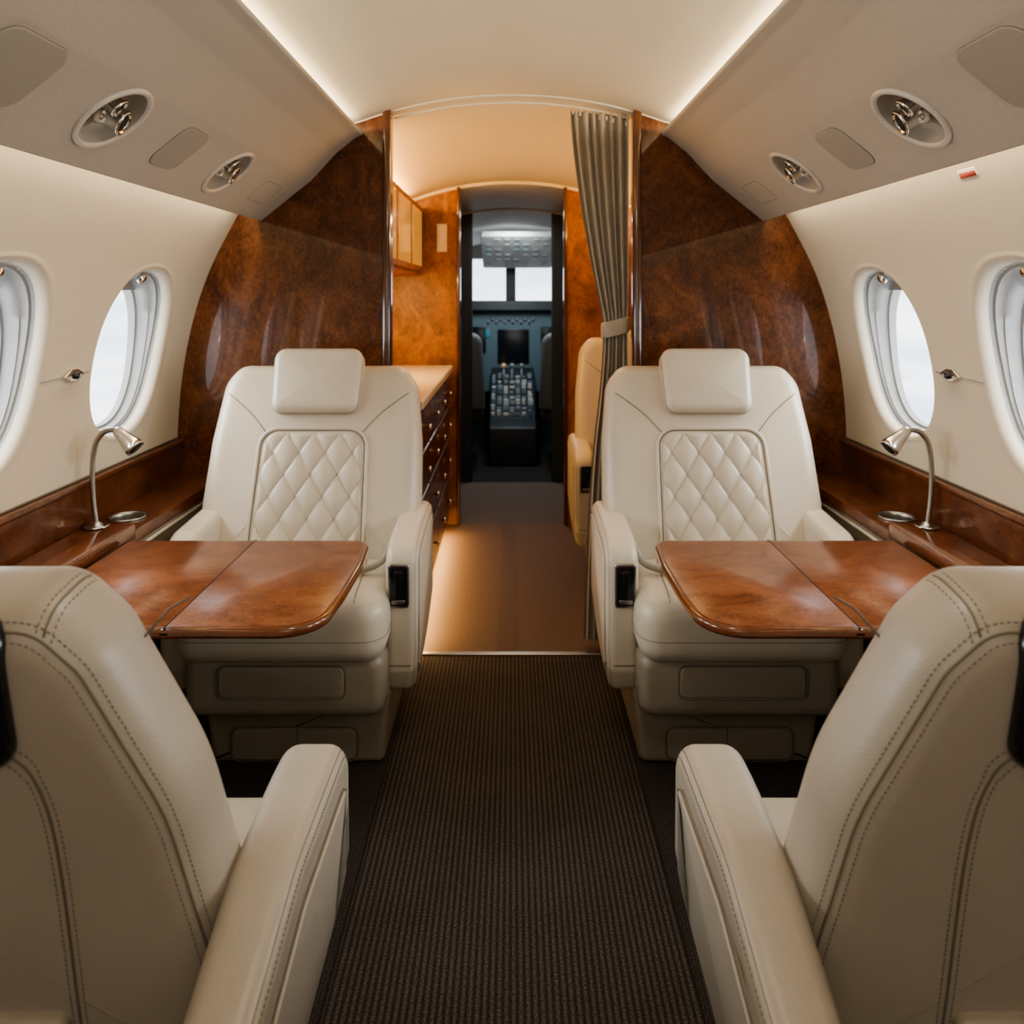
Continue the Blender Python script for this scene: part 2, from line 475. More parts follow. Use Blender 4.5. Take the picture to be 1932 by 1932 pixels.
# overhead service units
def psu(side):
    root=empty("overhead_console",(side*.66,(YA+YB)/2,1.387),"long beige overhead service console with reading lights and speakers","overhead console","overhead consoles along the cabin")
    pts=[(.814,1.387),(.80,1.384),(.641,1.512),(.610,1.545),(.560,1.600),(.500,1.648),(.477,1.658),(.477,1.672),(.50,1.668),(.60,1.632),(.70,1.555),(.775,1.468)]
    rad=[.004,.006,.05,.05,.05,.05,.006,.006,.02,.04,.04,.02]
    po=round_poly(pts,rad,5)
    bd=slab("body",po,YA+.005,YB-.001,.004,lambda a,b,h:V((side*a,h,b)),M['psu'],root)
    d=V((.641-.80,0,1.512-1.384)).normalized(); n=V((-d.z,0,d.x)); n=n if n.z<0 else -n
    base=V((.80,0,1.384))
    def f(a,b,h):
        p=base+d*b+n*h; return V((side*p.x,a,p.z))
    wn=V((side*n.x,0,n.z))
    LI=[(1.405,.123),(1.995,.114)]
    cut(bd,[lathe_data([(.0668,-.042),(.0668,.03)],f(y,bb,0),wn,48) for y,bb in LI])
    fix_flat(bd,30)
    for (y,bb) in LI:
        o=f(y,bb,0)
        prof=[(.077,-.001),(.0775,.003),(.0755,.0055),(.071,.0065),(.0675,.005),(.0655,.001),(.0645,-.006),(.0615,-.018),(.055,-.028),(.042,-.035),(.020,-.038),(.0,-.0385)]
        rl=lathe("reading_light",prof[:6],o,wn,M['rim'],root,n=48,open_ends=True)
        lathe("light_bowl",prof[5:],o,wn,M['dish'],rl,n=48,open_ends=True)
        inb=V((-side*1.0,0,0))
        for dy,db,hh,r,ax in ((-.026,.020,.036,.0185,wn+V((0,.25,0))+inb*.15),(.014,-.012,.044,.0240,wn+V((0,.30,0))+inb*.75)):
            q=f(y+dy,bb+db,-.030); ax=ax.normalized()
            lathe("gimbal_spot",[(0,-r*.5),(r*.7,-r*.35),(r,0),(r*.9,r*.45),(r*.80,r*.7),(r*.82,r*.8),(r*.88,hh-.008),(r*1.02,hh-.005),(r*1.02,hh),(r*.84,hh+.001),(r*.74,hh-.003),(0,hh-.004)],q,ax,M['chrome'],rl,n=28)
            lathe("gimbal_lens",[(r*.72,hh-.0028),(0,hh-.0022)],q,ax,M['dark'],rl,n=24)
        v,fc=tube_data([f(y-.056,bb+.004,-.020),f(y+.056,bb+.004,-.020)],.0035,8)
        add_mesh("bracket",v,fc,M['chrome'],rl)
    for (y,bb,a2,b2,r) in [(1.105,.128,.075,.066,.032),(1.69,.120,.062,.058,.028)]:
        sp=slab("speaker_grille",rrect(y-a2,y+a2,bb-b2,bb+b2,r,8),-.002,.0035,.002,f,M['speaker'],root)
        v,fc=tube_data([f(a,b,0) for a,b in rrect(y-a2,y+a2,bb-b2,bb+b2,r,8)],.0013,5,closed=True)
        add_mesh("grille_gap",v,fc,M['seam'],sp)
    v,fc=tube_data([f(a,b,-.0003) for a,b in rrect(2.25,2.40,.06,.14,.018,5)],.0009,5,closed=True)
    add_mesh("access_cover",v,fc,M['seam'],root)
psu(-1); psu(1)

# forward bulkheads
def bulkhead(side,name):
    zs=[0,.2,.4,.6,.8,.95,1.1,1.25,1.35,1.42,1.50]
    pts=[(.40,0)]+[(wallx(z)+.004,z) for z in zs]+[(x,z+.006) for x,z in CE[::-1] if .40<x<.80]+[(.40,1.737)]
    slab(name,pts,YB,YB+.04,.001,lambda a,b,h:V((side*a,h,b)),M['wood'],smooth=False,kind="structure",seg=1,label="glossy dark burl wood bulkhead")
    po=rrect(.386,.412,YB-.022,YB+.05,.010,5)
    ob=slab("trim_%d"%(4 if side<0 else 5),po,0,1.742,.002,lambda a,b,h:V((side*a,b,h)),M['woodtrim'],kind="structure",label="rounded wood door jamb")
    fix_flat(ob,40)
bulkhead(-1,"wall_front_left"); bulkhead(1,"wall_front_right")

# ledges with rail
CUPX,CUPY=.985,2.035
def ledge(side):
    root=empty("side_ledge",(side*.97,.77,0),"glossy burl wood side ledge below the windows","ledge","side ledges")
    mpf=lambda a,b,h:V((side*a,h,b))
    po=round_poly([(.908,.545),(1.062,.545),(1.062,.578),(.914,.578)],[.006,.001,.001,.006],4)
    tp=slab("ledge_top",po,YA+.01,YB-.003,.002,mpf,M['woodledge'],root)
    cut(tp,[lathe_data([(.0385,-.06),(.0385,.03)],V((side*CUPX,CUPY,.578)),V((0,0,1)),40)])
    fix_flat(tp,30)
    po=rrect(.9075,.968,1.22,1.925,.012,5)
    fix_flat(slab("raised_block",po,.560,.597,.006,lambda a,b,h:V((side*a,b,h)),M['woodedge'],root),50)
    po=rrect(.968,1.040,1.22,1.885,.008,5)
    fix_flat(slab("ledge_lid",po,.570,.585,.003,lambda a,b,h:V((side*a,b,h)),M['woodledge'],root),50)
    po=round_poly([(1.050,.575),(1.066,.575),(1.066,.690),(1.044,.690),(1.044,.678),(1.050,.674)],[.001,.001,.002,.005,.004,.003],4)
    fix_flat(slab("wood_rail",po,YA+.01,YB-.003,.002,mpf,M['woodledge'],root),30)
    po=round_poly([(.925,0),(.95,0),(.95,.545),(.918,.545),(.918,.50),(.925,.48)],.002,3)
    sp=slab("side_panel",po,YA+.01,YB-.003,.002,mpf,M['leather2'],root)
    fix_flat(sp,30)
    v,f=tube_data([(side*.915,1.87,.533),(side*.915,2.5,.533)],.006,8)
    add_mesh("piping",v,f,M['leather'],root)
    v,f=tube_data([(side*(wallx(.692)-.003),YA+.02,.6925),(side*(wallx(.692)-.003),YB-.01,.6925)],.002,6)
    add_mesh("rail_gap",v,f,M['seam'],root)
ledge(-1); ledge(1)

# gooseneck lamps and cup holders
def lamp(side):
    bx,by,bz=1.018,1.950,.5785
    root=empty("gooseneck_lamp",(side*bx,by,bz),"chrome gooseneck reading lamp on the side ledge","lamp","gooseneck lamps")
    lathe("lamp_base",[(.027,0),(.030,.002),(.028,.006),(.022,.005),(.016,.004),(.012,.010),(.0075,.014),(0,.014)],(side*bx,by,bz),(0,0,1),M['chrome'],root)
    pts=[(bx+.002,by,bz+.01),(bx+.010,by,.66),(bx+.011,by,.73),(bx+.002,by,.785),(bx-.020,by-.002,.813),(bx-.046,by-.004,.818),(bx-.066,by-.006,.806)]
    c=smooth_curve([(side*p[0],p[1],p[2]) for p in pts],8)
    v,f=tube_data(c,.0064,12); add_mesh("gooseneck",v,f,M['steel'],root)
    o=V((side*(bx-.050),by-.005,.818)); ax=V((-side*.70,-.12,-.60))
    hd=lathe("lamp_head",[(.0,-.004),(.010,-.002),(.0125,.006),(.0145,.02),(.018,.038),(.0225,.056),(.0235,.066),(.022,.070),(.019,.068),(.0,.060)],o,ax,M['chrome'],root,n=28)
    lathe("lamp_lens",[(.0185,.0685),(.0,.070)],o,ax,M['dark'],hd,n=24)
    r2=lathe("cup_holder",[(.0460,.0004),(.0465,.0025),(.0450,.0045),(.0400,.0045),(.0375,.002),(.0370,-.004),(.0365,-.045),(.034,-.050),(.0,-.0505)],(side*CUPX,CUPY,.5785),(0,0,1),M['steel'],n=44,open_ends=True,label="round recessed chrome cup holder set in the wooden ledge",cat="cup holder")
    r2["group"]="cup holders"
lamp(-1); lamp(1)

# folding tables
def table(side):
    root=empty("folding_table",(side*.62,1.62,.55),"glossy burl wood folding table with rounded edge","table","folding tables")
    y0,y1=1.368,1.865; r=.0085
    mp=lambda a,b,h:V((side*a,b,h))
    a=.5995+r*.9; b=.6005-r*.9
    po=round_poly([(.334,y0),(a,y0),(a,y1),(.330,y1),(.320,y1-.16),(.322,y0+.16)],[.085,.0,.0,.045,.3,.3],10,maxlen=.03)
    l1=slab("table_leaf",po,.554,.574,r,mp,M['woodedge'],root,seg=5)
    po=round_poly([(.345,y0+.011),(.5988,y0+.011),(.5988,y1-.011),(.341,y1-.011),(.331,y1-.16),(.333,y0+.16)],[.075,.0,.0,.035,.3,.3],10)
    slab("inlay",po,.573,.5744,.0003,mp,M['woodtable'],l1,seg=1)
    po=round_poly([(b,y0),(.900,y0),(.900,y1),(b,y1)],[0,.004,.004,0],3,maxlen=.03)
    l2=slab("table_leaf",po,.554,.574,r,mp,M['woodedge'],root,seg=5)
    slab("inlay",[(.6012,y0+.011),(.892,y0+.011),(.892,y1-.011),(.6012,y1-.011)],.573,.5744,.0003,mp,M['woodtable'],l2,seg=1)
    fix_flat(l1,50);fix_flat(l2,50)
    box("leaf_joint",side*.5989,side*.6011,y0+.001,y1-.001,.560,.57445,M['dark'],root,r=.0002)
    box("table_support",side*.62,side*.906,1.58,1.66,.515,.555,M['steel'],root,r=.01)
table(-1); table(1)

# ------------------------------------------------------------------ seats
def build_seat(side,c,Y0,facing,name_label,recl,v0,w0,T,arm_in,arm_out,near=False,group="cream leather cabin seats"):
    mat=M['leathershade'] if near else M['leather']
    root=empty("cabin_seat",(side*c,Y0,0),name_label,"seat",group)
    P=lambda u,v,w:V((side*(c-u),Y0+facing*v,w))
    uw=lambda a,b,h:P(a,h,b)
    uv=lambda a,b,h:P(a,b,h)
    tap=(lambda b:max(0,.42-b)*.26) if near else (lambda b:max(0,.25-b)*.10)
    low=M['leather2']
    po=round_poly([(-.175,0),(.247,0),(.262,.19),(-.20,.19)],[.012,.02,.03,.03],5)
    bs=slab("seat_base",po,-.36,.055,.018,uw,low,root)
    slab("base_drawer",rrect(-.125,.180,.012,.088,.02,5),.052,.0585,.003,uw,low,bs)
    v,f=tube_data([uw(x,y,.0565) for x,y in rrect(-.129,.184,.008,.092,.023,5)],.0016,5,closed=True)
    add_mesh("base_seam",v,f,M['seam'],bs)
    v,f=tube_data([uw(.035,y,.0590) for y in (.012,.05,.088)],.0012,5)
    add_mesh("drawer_split",v,f,M['seam'],bs)
    po=rrect(-.213,.258,.150,.300,.035,6,maxlen=.06)
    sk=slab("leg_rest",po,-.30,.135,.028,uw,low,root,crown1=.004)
    slab("leg_rest_inset",rrect(-.128,.166,.204,.276,.016,5),.130,.1405,.004,uw,low,sk)
    v,f=tube_data([uw(x,y,.1382) for x,y in rrect(-.132,.170,.200,.280,.019,5)],.0013,5,closed=True)
    add_mesh("leg_rest_seam",v,f,M['seam'],sk)
    po=rrect(-.235,.263 if not near else .300,-.22,.165,.055,8,maxlen=.05)
    cu=slab("seat_cushion",po,.282,.435,.05,uv,mat,root,crown1=.014,seg=7)
    v,f=tube_data([uv(x,y,.345) for x,y in inset(po,.0002)],.0010,5,closed=True)
    add_mesh("cushion_seam",v,f,M['seam'],cu)
    cb=BVHTree.FromPolygons(*slab_data(po,.282,.435,.05,uv,0,.014,7))
    for x in [(-.165,.14),(-.15,-.1),(-.12,-.19)],[(.19,.14),(.175,-.1),(.15,-.19)]:
        cc=smooth_curve([(q[0],q[1],0) for q in x],8); pp=[]
        for q in cc:
            hit=cb.ray_cast(P(q.x,q.y,1.0),V((0,0,-1)))
            if hit[0]: pp.append(hit[0]+V((0,0,.0002)))
        v,f=tube_data(pp,.0012,5); add_mesh("top_stitch",v,f,M['seam'],cu)
    # backrest
    s_,c_=math.sin(recl),math.cos(recl); TH=.115
    def bk(u,t,h): return P(u, v0-t*s_+h*c_, w0+t*c_+h*s_)
    hb,hm,h2,ht=.292,.306,.301,.278; hbo,hmo,h2o,hto=hb,hm,h2,ht
    if near:
        hb,hm,h2,ht=.336,.324,.300,.234; hbo,hmo,h2o,hto=.290,.290,.286,.234
    po=round_poly([(-hbo,0),(hb,0),(hm,T*.32),(h2,T*.62),(ht+.004,T*.91),(ht-.038,T),(-hto+.038,T),(-hto-.004,T*.91),(-h2o,T*.62),(-hmo,T*.32)],
                  [.04,.04,.25,.30,.09,.055,.055,.09,.30,.25],8,maxlen=.035)
    r=.045 if near else .050
    bd=slab_data(po,0,TH,r,bk,.006,.010,7,8)
    br=add_mesh("backrest",bd[0],bd[1],mat,root)
    bvh=BVHTree.FromPolygons(bd[0],bd[1])
    nf=(bk(0,0,1)-bk(0,0,0)).normalized()
    def proj(u,t,front=True,lift=0):
        n=nf if front else -nf
        o=bk(u,t,0)+n*.5
        hit=bvh.ray_cast(o,-n)
        return (hit[0] if hit[0] else bk(u,t,TH if front else 0))+n*lift
    # quilted insert
    PW=.142; pt=min(.388,T-.17); pb=.03; pr=.045
    W=.0745; Hh=.120; T0=pt-Hh*3
    nx,nz=80,120; vs=[];fs=[]
    def halfw(t):
        dtop=pt-t; hw=PW+.008*(1-(t-pb)/(pt-pb))
        if dtop<pr: hw=hw-pr+math.sqrt(max(0,pr*pr-(pr-dtop)**2))
        return hw,dtop
    for j in range(nz+1):
        t=pb+(pt-pb)*j/nz
        hw,dtop=halfw(t)
        for i in range(nx+1):
            x=-hw+2*hw*i/nx
            a_=x/W; b_=(t-T0)/Hh
            q=(abs(math.sin(math.pi*(a_+b_)))*abs(math.sin(math.pi*(a_-b_))))**.40
            e=min(hw-abs(x),dtop,.016)/.016; e=max(0,e)
            vs.append(proj(x,t,True,-.002+(.0005+.0105*q)*min(1,e*1.3)))
    for j in range(nz):
        for i in range(nx): k=j*(nx+1)+i; fs.append((k,k+1,k+nx+2,k+nx+1))
    qp=add_mesh("quilted_panel",vs,fs,mat,br,label="diamond-quilted cream leather insert")
    ln=[]
    for sgn in (1,-1):
        for k in range(-9,10):
            seg=[]
            for j in range(0,81):
                t=pb+.006+(pt-.006-pb-.006)*j/80; b_=(t-T0)/Hh
                x=(k-b_*sgn)*W
                hw,_=halfw(t)
                if abs(x)<hw-.006: seg.append(proj(x,t,True,.0001))
                elif seg: 
                    if len(seg)>1: ln.append(tube_data(seg,.0009,4)); 
                    seg=[]
            if len(seg)>1: ln.append(tube_data(seg,.0009,4))
    v,f=merge(*ln); add_mesh("quilt_stitching",v,f,M['leather2'] if not near else M['seam'],qp)
    bo=[]
    for x,y in round_poly([(-PW-.011,pb),(PW+.011,pb),(PW+.003,pt+.003),(-PW-.003,pt+.003)],[.005,.005,.048,.048],8,maxlen=.02): bo.append(proj(x,y,True,.0004))
    v,f=tube_data(bo,.0018,6,closed=True); add_mesh("panel_piping",v,f,M['seam'],br)
    bo=[]
    for x,y in round_poly([(-PW-.017,pb),(PW+.017,pb),(PW+.009,pt+.009),(-PW-.009,pt+.009)],[.005,.005,.053,.053],8,maxlen=.02): bo.append(proj(x,y,True,-.0005))
    v,f=tube_data(bo,.0055,8,closed=True); add_mesh("panel_roll",v,f,mat,br)
    for sg in (1,-1):
        L=[(sg*(PW-.004),pt),(sg*(PW+.045),pt+.055),(sg*(hm-.045),min(pt+.115,T-.05))]
        pp=[proj(q.x,q.y,True,.0003) for q in smooth_curve([(a,b,0) for a,b in L],10)]
        v,f=tube_data(pp,.0013,6); add_mesh("bolster_seam",v,f,M['seam'],br)
    # headrest
    t0,t1=(.437,.628) if not near else (.30,.47)
    po2=round_poly([(-.122,t0),(.122,t0),(.130,t1),(-.130,t1)],[.03,.03,.035,.035],7,maxlen=.03)
    hd=slab("headrest",po2,TH-.03,TH+.046,.026,bk,mat,root,crown1=.008,seg=6)
    v,f=tube_data([bk(x,y,TH+.024) for x,y in inset(po2,.0002)],.0009,5,closed=True); add_mesh("headrest_seam",v,f,M['seam'],hd)
    # arms
    if near:
        ap=[(-.50,.06),(-.05,.06),(.035,.20),(.052,.36),(.045,.578),(-.20,.582),(-.46,.52),(-.52,.30)]
        ar=[.06,.1,.12,.05,.05,.2,.1,.08]
    else:
        ap=[(-.33,.28),(-.05,.165),(.03,.165),(.052,.225),(.052,.512),(-.03,.542),(-.24,.556),(-.33,.550)]
        ar=[.05,.04,.03,.03,.055,.06,.04,.03]
    for (u0,u1),top in ((arm_in,0),(arm_out,.004)):
        inn=(u0+u1)>0
        if inn and near:
            def vw(a,b,h,u1=u1):
                k=1-.24*max(0,min(1,(-.05-a)/.38)); return P((u1-(u1-h)*k)-tap(b),a,b)
        elif inn: vw=lambda a,b,h:P(h-tap(b),a,b)
        else: vw=lambda a,b,h:P(h,a,b)
        po3=round_poly([(a,b+(top if b>.4 else 0)) for a,b in ap],ar,8,maxlen=.04)
        am=slab("armrest",po3,u0,u1,.024,vw,mat,root,seg=6)
        if inn:
            pin=.05 if near else .034
            slab("arm_side_panel",inset(po3,pin),u1-.006,u1+.0035,.003,vw,mat,am,seg=3)
            v,f=tube_data([vw(a,b,u1+.0004) for a,b in inset(po3,pin-.0015)],.0011,5,closed=True)
            add_mesh("arm_panel_seam",v,f,M['seam'],am)
            v,f=tube_data([vw(a,b,u1-.0074) for a,b in inset(po3,.0075)],.0010,5,closed=True)
            add_mesh("arm_edge_seam",v,f,M['seam'],am)
            if near:
                v,f=dashes([vw(a,b,u1-.0018) for a,b in inset(po3,.014)],.0006); add_mesh("arm_stitching",v,f,M['thread'],am)
            else:
                v,f=tube_data([P(u0+.002,.052,.24),P(u0+.02,.0528,.24),P(u1-.02,.0528,.24),P(u1-.003,.035,.24)],.0014,5)
                add_mesh("arm_cap_seam",v,f,M['seam'],am)
                um=u0+.035
                ct=slab("recline_control",rrect(um-.026,um+.026,.382,.489,.008,4),.048,.0565,.002,uw,M['steel'],am)
                slab("control_bezel",rrect(um-.022,um+.022,.387,.485,.006,4),.054,.0585,.0015,uw,M['black'],ct)
                slab("control_lever",rrect(um-.009,um+.009,.409,.473,.004,4),.056,.064,.002,uw,M['black'],ct)
                slab("control_button",rrect(um-.017,um+.017,.392,.402,.003,4),.056,.060,.001,uw,M['steel'],ct)
    if not near:
        pts=smooth_curve([P(.245,-.08,.50),P(.225,-.05,.462),P(.19,-.02,.452),P(.15,0,.452)],6)
        v,f=tube_data(pts,.009,6); add_mesh("seat_belt",v,f,M['speaker'],root)
        slab("belt_buckle",rrect(.10,.15,-.02,.02,.006,4),.449,.464,.003,uv,M['steel'],root)
    if near:
        E=.017
        def bline(off,lift): 
            q=[p for p in inset(po,E+off) if p[1]>.02]
            st=max(range(len(q)),key=lambda i:(q[i][0]>0)*1000-q[i][1]); q=q[st:]+q[:st]
            if q[1][1]<q[0][1]-.001: q=[q[0]]+q[1:][::-1]
            return [proj(a,b,False,lift) for a,b in q]
        cp=smooth_curve([(.176,.0,0),(.183,.15,0),(.187,.30,0),(.180,.375,0),(.158,.412,0),(.10,.422,0),(0,.422,0)],8)
        def cl(off): return [proj(q.x+off,q.y+(off if q.y>.39 else 0),False,.0002) for q in cp]+[proj(-q.x-off,q.y+(off if q.y>.39 else 0),False,.0002) for q in cp[::-1]]
        v,f=tube_data(bline(0,.0),.0014,6); add_mesh("back_seam",v,f,M['seam'],br)
        v,f=tube_data(cl(0),.0014,6); add_mesh("centre_panel_seam",v,f,M['seam'],br)
        v,f=merge(dashes(bline(-.006,.0002),.0006),dashes(bline(.007,.0002),.0006),dashes(cl(-.0065),.0006),dashes(cl(.0065),.0006))
        add_mesh("back_stitching",v,f,M['thread'],br)
        ed=(bk(0,1,0)-bk(0,0,0)).normalized()
        for sg in (1,-1):
            def sh(off):
                pp=[]
                for k in range(17):
                    h=.012+.075*k/16; uu=sg*(.196+.004*k/16+off)
                    hit=bvh.ray_cast(bk(uu,T+.3,h),-ed)
                    if hit[0]: pp.append(hit[0]+ed*.0002)
                return pp
            v,f=tube_data(sh(0),.0011,6); add_mesh("shoulder_seam",v,f,M['seam'],br)
            v,f=merge(dashes(sh(.006),.0006),dashes(sh(-.006),.0006)); add_mesh("shoulder_stitching",v,f,M['thread'],br)
        a0,a1,b0,b1=-.168,.168,.402,.545
        outer=rrect(a0,a1,b0,b1,.028,8,maxlen=.012)
        v,f=tube_data([proj(a,b,False,.003) for a,b in inset(outer,.008)],.0085,10,closed=True)
        hf=add_mesh("grab_frame",v,f,M['black'],br,label="glossy black moulded grab frame")
        v,f=tube_data([proj(a,b,False,.003) for a,b in inset(outer,.018)],.0030,8,closed=True)
        add_mesh("frame_liner",v,f,M['steel'],hf)
        pk=rrect(-.174,.172,-.0,.115,.012,5,maxlen=.03)
        vs2,fs2=slab_data(pk,-.014,.02,.006,bk,.004,0,4,6)
        pkt=add_mesh("back_pocket",vs2,fs2,mat,br)
        v,f=tube_data([bk(-.17,.108,-.0150),bk(.0,.108,-.0175),bk(.168,.108,-.0150)],.0012,5)
        add_mesh("pocket_seam",v,f,M['seam'],pkt)
    return root

build_seat(-1,.56,2.0,-1,"cream leather cabin seat with diamond-quilted backrest behind the table",math.radians(21),-.225,.355,.595,(.247,.328),(-.31,-.232))
build_seat(1,.56,2.0,-1,"cream leather cabin seat with diamond-quilted backrest beside the curtain",math.radians(21),-.225,.355,.595,(.247,.328),(-.31,-.232))
build_seat(-1,.60,1.0,1,"shade-tinted cream leather cabin seat seen from its stitched back",math.radians(14),-.20,.345,.545,(.307,.389),(-.29,-.235),near=True)
build_seat(1,.60,1.0,1,"shade-tinted cream leather cabin seat seen from its stitched back",math.radians(14),-.20,.345,.545,(.307,.389),(-.29,-.235),near=True)
build_seat(1,.57,3.12,-1,"cream leather seat in the galley area beyond the curtain",math.radians(14),-.225,.355,.61,(.247,.328),(-.31,-.232))

# ------------------------------------------------------------------ curtain
def curtain():
    root=empty("curtain",(.32,2.60,0),"olive taupe pleated curtain tied back at the doorway","curtain")
    rows=[(1.755,.193,.384),(1.73,.188,.384),(1.60,.200,.384),(1.45,.220,.383),(1.30,.246,.382),(1.18,.270,.381),(1.09,.290,.379),(1.045,.297,.377),(1.0,.296,.378),(.85,.285,.38),(.6,.258,.38),(.3,.240,.38),(.02,.230,.38)]
    NX=190; rr=smooth_curve([V(r) for r in rows],6); vs=[];fs=[]
    for k,r in enumerate(rr):
        w=r.z-r.y; pin=math.exp(-((r.x-1.045)/.06)**2); amp=.0150*(1-.4*pin)
        for i in range(NX+1):
            s=i/NX; ph=2*math.pi*7*s+.3*math.sin(r.x*3)
            x=r.y+w*s+.003*math.sin(ph*.5+1)*(1-pin); y=2.594+amp*(math.sin(ph)+.15*math.sin(1.7*ph+r.x*2))
            z=r.x-max(0,(r.x-1.5)/.265)*( .10*max(0,x-.15))
            vs.append(V((x,y,z)))
    for k in range(len(rr)-1):
        for i in range(NX): a=k*(NX+1)+i; fs.append((a,a+1,a+NX+2,a+NX+1))
    add_mesh("curtain_cloth",vs,fs,M['curtain'],root)
    po=round_poly([(.290,2.572),(.383,2.572),(.383,2.616),(.290,2.616)],.02,6)
    slab("tieback",po,1.015,1.068,.006,lambda a,b,h:V((a,b,h+.25*(a-.34))),M['curtain'],root)
    for i in range(9):
        x=.200+i*.0215
        lathe("curtain_glider",[(.004,0),(.004,.014),(0,.014)],(x,2.590,cez(x)-.040),(0,0,1),M['white'],root,n=8)
curtain()
v,f=tube_data([(x,2.590,cez(x)-.014) for x in [-.385+.77*i/30 for i in range(31)]],.004,8)
add_mesh("curtain_rail",v,f,M['ceil'],label="thin cream curved curtain rail under the ceiling",cat="curtain rail")

# ------------------------------------------------------------------ galley
G0,G1=YB+.04,3.97
ceil_run("ceiling",YB,.003,G1+.02,.075,M['ceil'],"warm lit galley ceiling")
ceil_run("ceiling",G1,.085,4.90,.115,M['cockwall'],"pale grey vestibule ceiling")
ceil_run("ceiling",4.86,.118,6.4,.23,M['cockwall'],"pale cockpit headliner")
for (y,d0,d1) in ((YB-.002,-.03,.004),(G1-.002,.055,.088),(4.858,.10,.122)):
    xs=[-.96+1.92*i/60 for i in range(61)]; n=61
    vs=[V((x,y,cez(x)-d0)) for x in xs]+[V((x,y,cez(x)-d1)) for x in xs]
    add_mesh("trim_10",vs,[(k,k+1,n+k+1,n+k) for k in range(n-1)],M['ceil'],kind="structure",label="ceiling step fascia")
for s,nm,xw,mt in ((-1,"wall_galley_left",.80,'woodgal'),(1,"wall_galley_right",.93,'woodgal')):
    add_mesh(nm,[V((s*xw,YB+.04,0)),V((s*xw,4.9,0)),V((s*xw,4.9,1.65)),V((s*xw,YB+.04,1.65))],[(0,1,2,3)],M[mt],smooth=False,kind="structure",label="wood galley side wall")
    pts=[(.262,0),(.93,0),(.93,1.30)]+[(x,cez(x)-.06) for x in (.80,.68,.60,.5,.4,.3)]+[(.262,cez(.262)-.06)]
    slab("wall_second_left" if s<0 else "wall_second_right",pts,G1,G1+.04,.001,lambda a,b,h:V((s*a,h,b)),M['woodgal'],smooth=False,seg=1,kind="structure",label="wood galley partition with warm light put into its colour")
    box("door_%d"%(1 if s<0 else 2),s*.243,s*.93,4.86,4.92,0,1.655,M['tealdk'],kind="structure",label="dark cockpit door frame",r=.01)
    box("trim_%d"%(6 if s<0 else 7),s*.258,s*.275,G1-.012,G1+.05,0,1.685,M['woodtrim'],kind="structure",label="wood jamb of the galley partition",r=.006)

def galley():
    root=empty("galley_cabinet",(-.55,3.25,0),"dark glossy wood galley cabinet with drawers","cabinet")
    box("body",-.79,-.312,G0+.01,3.86,.085,.77,M['woodledge'],root,r=.004)
    box("plinth",-.79,-.350,G0+.02,3.85,0,.085,M['dark'],root)
    ys=[2.62,2.92,3.24,3.54,3.84]
    for a,b_ in zip(ys,ys[1:]):
        for z0,z1 in ((.095,.28),(.29,.46),(.47,.61),(.62,.755)):
            d=box("drawer",-.314,-.300,a+.008,b_-.008,z0,z1,M['woodledge'],root,r=.004)
            lathe("knob",[(.004,0),(.004,.008),(.011,.012),(.011,.018),(0,.020)],(-.300,(a+b_)/2,(z0+z1)/2),(1,0,0),M['chrome'],d,n=14)
    box("galley_counter",-.79,-.288,G0+.005,3.90,.77,.802,M['counter'],label="pale stone galley worktop",cat="worktop",r=.008)
    r2=empty("wall_cabinet",(-.62,3.25,1.24),"wall cabinet with glowing amber glass doors","cabinet")
    box("body",-.775,-.455,G0+.01,3.93,1.24,1.585,M['woodgal'],r2,r=.004)
    for a,b_ in ((2.63,3.05),(3.07,3.48),(3.50,3.90)):
        d=box("cabinet_door",-.458,-.442,a,b_,1.26,1.575,M['woodgal'],r2,r=.004)
        box("glass_panel",-.443,-.439,a+.03,b_-.03,1.285,1.55,M['lit'],d,r=.001,label="amber backlit glass")
    pl=box("wall_placard",-.375,-.325,G1-.006,G1-.001,1.36,1.50,M['white'],label="small pale vertical placard on the wood partition",cat="sign",r=.003)
    box("placard_mark",-.362,-.338,G1-.0075,G1-.006,1.40,1.46,M['amber'],pl,r=.0005)
galley()

